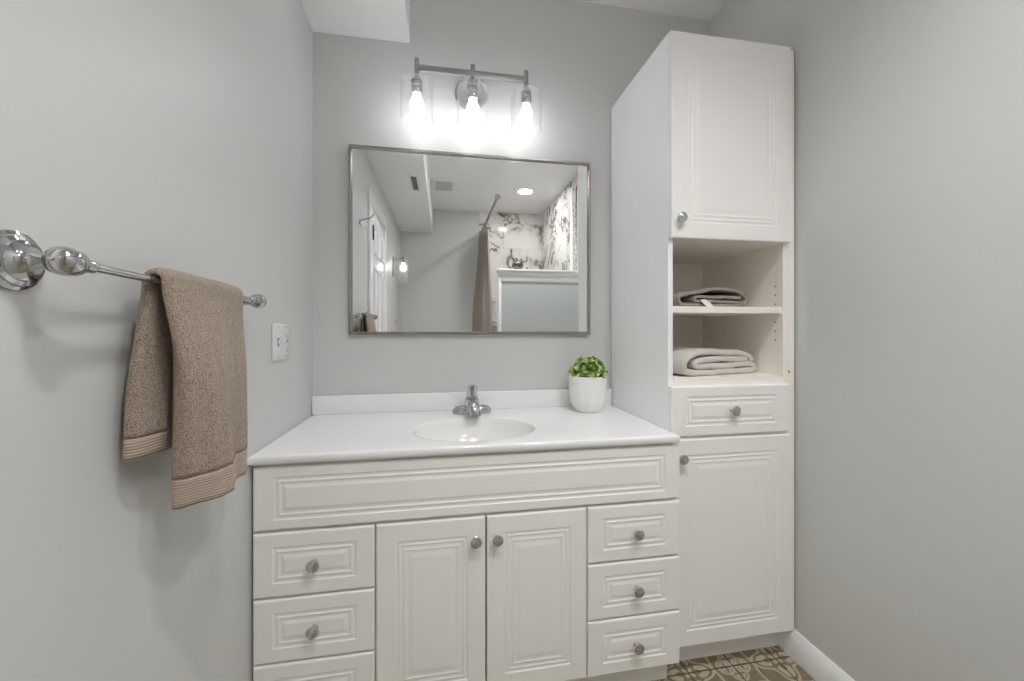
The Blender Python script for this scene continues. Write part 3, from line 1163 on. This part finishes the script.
# ------------------------------------------------------------------ things seen in the mirror
# robe hook
hk = thing('robe_hook', 'chrome double robe hook on the wall before the door, seen in the mirror', 'hook', (0, -0.86, 1.79))
bm = B()
lathe(bm, [(0, 0.0005), (0.013, 0.0005), (0.014, 0.003), (0.010, 0.008), (0, 0.010)], (0, -0.86, 1.785), (1, 0, 0), 20)
obj('base', bm, 'chrome', hk)
bm = B()
tube(bm, catmull([(0.006, -0.86, 1.792), (0.022, -0.865, 1.803), (0.045, -0.88, 1.815), (0.066, -0.89, 1.829), (0.074, -0.895, 1.840)], 6), 0.0042, 10)
lathe(bm, [(0, -0.006), (0.005, -0.004), (0.006, 0), (0.005, 0.004), (0, 0.006)], (0.075, -0.895, 1.842), (0, 0, 1), 12)
obj('upper_prong', bm, 'chrome', hk)
bm = B()
tube(bm, catmull([(0.006, -0.86, 1.780), (0.012, -0.862, 1.764), (0.024, -0.866, 1.757), (0.034, -0.870, 1.761), (0.039, -0.872, 1.770)], 6), 0.0042, 10)
obj('lower_prong', bm, 'chrome', hk)

# wall sconce
sy, sz = -2.40, 1.73
sc = thing('wall_sconce', 'small lit sconce with clear glass cylinder beyond the door, seen in the mirror', 'lamp', (0, sy, sz))
bm = B()
box(bm, 0.0005, 0.014, sy - 0.022, sy + 0.022, 1.665, 1.855, 0.003, 2)
obj('backplate', bm, 'nickel', sc)
bm = B()
tube(bm, catmull([(0.012, sy, 1.822), (0.05, sy, 1.838), (0.09, sy, 1.85), (0.104, sy, 1.858), (0.105, sy, 1.846)], 5), 0.006, 12)
obj('arm', bm, 'nickel', sc)
bm = B()
lathe(bm, [(0, 0.022), (0.012, 0.02), (0.016, 0.012), (0.03, 0.006), (0.032, 0.0), (0.019, -0.001), (0.019, -0.03), (0, -0.03)], (0.105, sy, 1.832), (0, 0, 1), 28)
obj('socket', bm, 'nickel', sc)
bm = B()
lathe(bm, [(0.0465, 0.0), (0.0465, -0.24), (0.0440, -0.24), (0.0440, -0.004), (0.02, -0.0035), (0.02, 0.0), (0.0465, 0.0)], (0.105, sy, 1.832), (0, 0, 1), 40)
obj('glass_shade', bm, 'glass', sc, 40)
bm = B()
lathe(bm, [(0, -0.028), (0.012, -0.03), (0.013, -0.04), (0.024, -0.07), (0.026, -0.085), (0.022, -0.10), (0, -0.113)], (0.105, sy, 1.832), (0, 0, 1), 20)
obj('light_bulb', bm, 'sconce_bulb', sc, 80)

ws = thing('light_switch', 'white single switch plate on the wall past the door, seen in the mirror', 'switch', (0, -2.55, 1.255))
obj('plate', box(B(), 0.0005, 0.006, -2.587, -2.513, 1.198, 1.312, 0.002, 2), 'plastic', ws)
obj('toggle', box(B(), 0.006, 0.016, -2.555, -2.545, 1.245, 1.268, 0.002, 1), 'plastic', ws)

# ceiling register in the soffit
rg = thing('air_register', 'grey slotted air register set into the underside of the soffit', 'vent', (0.273, -1.565, 2.2954))
bm = B()
za, zb2 = 2.2890, 2.2952
x0, x1, y0, y1 = 0.232, 0.314, -1.735, -1.395
for a in ((x0, x0 + 0.020, y0, y1), (x1 - 0.020, x1, y0, y1), (x0 + 0.02, x1 - 0.02, y0, y0 + 0.022), (x0 + 0.02, x1 - 0.02, y1 - 0.022, y1)):
    box(bm, *a, za, zb2, 0.0015, 1)
obj('frame', bm, 'trim', rg)
obj('duct', box(B(), x0 + 0.02, x1 - 0.02, y0 + 0.022, y1 - 0.022, 2.2940, 2.2953), 'dark', rg, 0)
bm = B()
k = 0
yy = y0 + 0.030
while yy < y1 - 0.026:
    box(bm, x0 + 0.021, x1 - 0.021, yy - 0.0035, yy + 0.0035, 2.2905, 2.2938)
    yy += 0.0125
obj('louvers', bm, 'grille', rg, 0)

# exhaust fan cover on the ceiling
fn = thing('exhaust_fan', 'square white exhaust fan cover on the ceiling beside the soffit', 'vent', (0.50, -2.29, ZC))
bm = B()
loft(bm, [[(0.385, -2.43, ZC - 0.001), (0.615, -2.43, ZC - 0.001), (0.615, -2.15, ZC - 0.001), (0.385, -2.15, ZC - 0.001)],
          [(0.385, -2.43, ZC - 0.008), (0.615, -2.43, ZC - 0.008), (0.615, -2.15, ZC - 0.008), (0.385, -2.15, ZC - 0.008)],
          [(0.405, -2.41, ZC - 0.026), (0.595, -2.41, ZC - 0.026), (0.595, -2.17, ZC - 0.026), (0.405, -2.17, ZC - 0.026)]])
obj('cover', bm, 'trim', fn, 0)
for k in range(9):
    y = -2.40 + k * 0.0275
    obj('slot', box(B(), 0.42, 0.58, y, y + 0.010, ZC - 0.0275, ZC - 0.0255), 'nickel', fn, 0)


# ceiling lights: one flush over the shower, two unseen cans added as fill
def downlight(x, y, label):
    t = thing('ceiling_light', label, 'light', (x, y, ZC), 'recessed ceiling lights')
    b = B()
    lathe(b, [(0.070, -0.0005), (0.095, -0.0005), (0.096, -0.004), (0.090, -0.008), (0.073, -0.006), (0.070, -0.003)], (x, y, ZC), (0, 0, 1), 40)
    obj('trim_ring', b, 'trim', t)
    b = B()
    lathe(b, [(0, -0.0035), (0.070, -0.0035), (0.0705, -0.001), (0, -0.001)], (x, y, ZC), (0, 0, 1), 40)
    o = obj('lens', b, 'lens', t)
    return t


downlight(1.329, -2.363, 'round recessed ceiling light over the shower, reflected bright in the mirror')


def added_can(x, y, label):  # added unseen lamp that fills the lower room; deep well narrows its cone
    t = thing('ceiling_light', label, 'light', (x, y, ZC), 'recessed ceiling lights')
    b = B()
    lathe(b, [(0.0735, -0.001), (0.095, -0.0005), (0.096, -0.004), (0.090, -0.007), (0.075, -0.005), (0.0725, 0.0), (0.062, 0.062), (0.064, 0.062), (0.0735, -0.001)], (x, y, ZC), (0, 0, 1), 40)
    obj('trim_ring', b, 'trim', t)
    b = B()
    lathe(b, [(0, 0.060), (0.061, 0.060), (0.061, 0.063), (0, 0.063)], (x, y, ZC), (0, 0, 1), 40)
    obj('lens', b, 'added_can_lens', t)


added_can(*ADDED_CANS[0], 'added fill light in a deep ceiling recess nearest the soffit, unseen')
added_can(*ADDED_CANS[1], 'added fill light in a deep ceiling recess nearest the right wall, unseen')

# shower rod, curtain
rodz = 2.305
ra, rb_ = Vector((0.965, -1.80, rodz)), Vector((0.945, YR + 0.012, rodz))
rod = thing('shower_rod', 'brushed shower curtain rod running to the tiled rear wall, seen in mirror', 'curtain rod', tuple(rb_))
bm = B()
tube(bm, [ra, rb_], 0.0125, 16)
obj('rail', bm, 'nickel', rod)
dr = (rb_ - ra).normalized()
for p, s in ((ra, 1), (rb_, -1)):
    bm = B()
    lathe(bm, [(0.0, 0.0), (0.024, 0.0), (0.026, 0.004), (0.024, 0.012), (0.015, 0.018), (0.0125, 0.02)], p, tuple(dr * s), 28)
    obj('flange', bm, 'nickel', rod)
cu = thing('shower_curtain', 'taupe satin shower curtain drawn together on the rod, seen in the mirror', 'curtain', (0.94, -2.93, 0.1))
bm = B()
NU, NV = 160, 20
V = []
for j in range(NV + 1):
    f = j / NV
    z = 2.262 * (1 - f) + 0.10 * f
    row = []
    for i in range(NU + 1):
        u = i / NU
        a = 0.036 + 0.052 * sm(f * 2.2)
        y = -2.78 - 0.34 * u
        ph = u * 2 * PI * 7
        x = 0.955 - 0.022 * sm(f * 2) + (0.5 - u) * (0.05 + 0.05 * sm(f * 2)) + 0.55 * a * math.sin(ph + 0.5 * math.sin(ph * 0.37 + 2 * f))
        y += 0.016 * math.cos(ph * 0.5 + f)
        row.append(bm.verts.new((x, max(y, YR + 0.02), z)))
    V.append(row)
for A, D in zip(V[:-1], V[1:]):
    for i in range(NU):
        bm.faces.new((A[i], A[i + 1], D[i + 1], D[i]))
o = obj('fabric', bm, 'curtain', cu, 0)
for p in o.data.polygons:
    p.use_smooth = True
so = o.modifiers.new('thickness', 'SOLIDIFY')
so.thickness = 0.002
for i in range(8):
    y = -2.78 - 0.34 * (i + 0.5) / 8
    f = (y - ra.y) / (rb_.y - ra.y)
    c = ra.lerp(rb_, f)
    bm = B()
    ring = [(c.x + 0.022 * math.cos(g), y, c.z - 0.014 + 0.032 * math.sin(g)) for g in [2 * PI * k / 24 for k in range(25)]]
    tube(bm, ring, 0.0018, 6)
    obj('curtain_ring', bm, 'nickel', cu)

# bronze pumpkin on the pony wall
gx, gy, gz = 1.145, -1.81, 1.6683
pk = thing('pumpkin_ornament', 'dark bronze pumpkin ornament standing on the white half wall cap, seen in mirror', 'ornament', (gx, gy, gz))
bm = B()
prof = []
for k in range(17):
    g = -PI / 2 + PI * k / 16
    prof.append((0.050 * math.cos(g) ** 0.9 if 0 < k < 16 else 0, 0.042 + 0.042 * math.sin(g) - (0.008 * (k / 16) ** 6)))
lathe(bm, prof, (gx, gy, gz + 0.0002), (0, 0, 1), 64, lambda g, h: 0.90 + 0.10 * abs(math.sin(g * 4.5)) ** 0.6)
obj('body', bm, 'bronze', pk, 60)
bm = B()
tube(bm, catmull([(gx, gy, gz + 0.072), (gx - 0.003, gy, gz + 0.086), (gx - 0.012, gy, gz + 0.100), (gx - 0.022, gy, gz + 0.106)], 5), [0.008] + [0.0065] * 6 + [0.006] * 8 + [0.007], 10)
obj('stem', bm, 'bronze', pk)
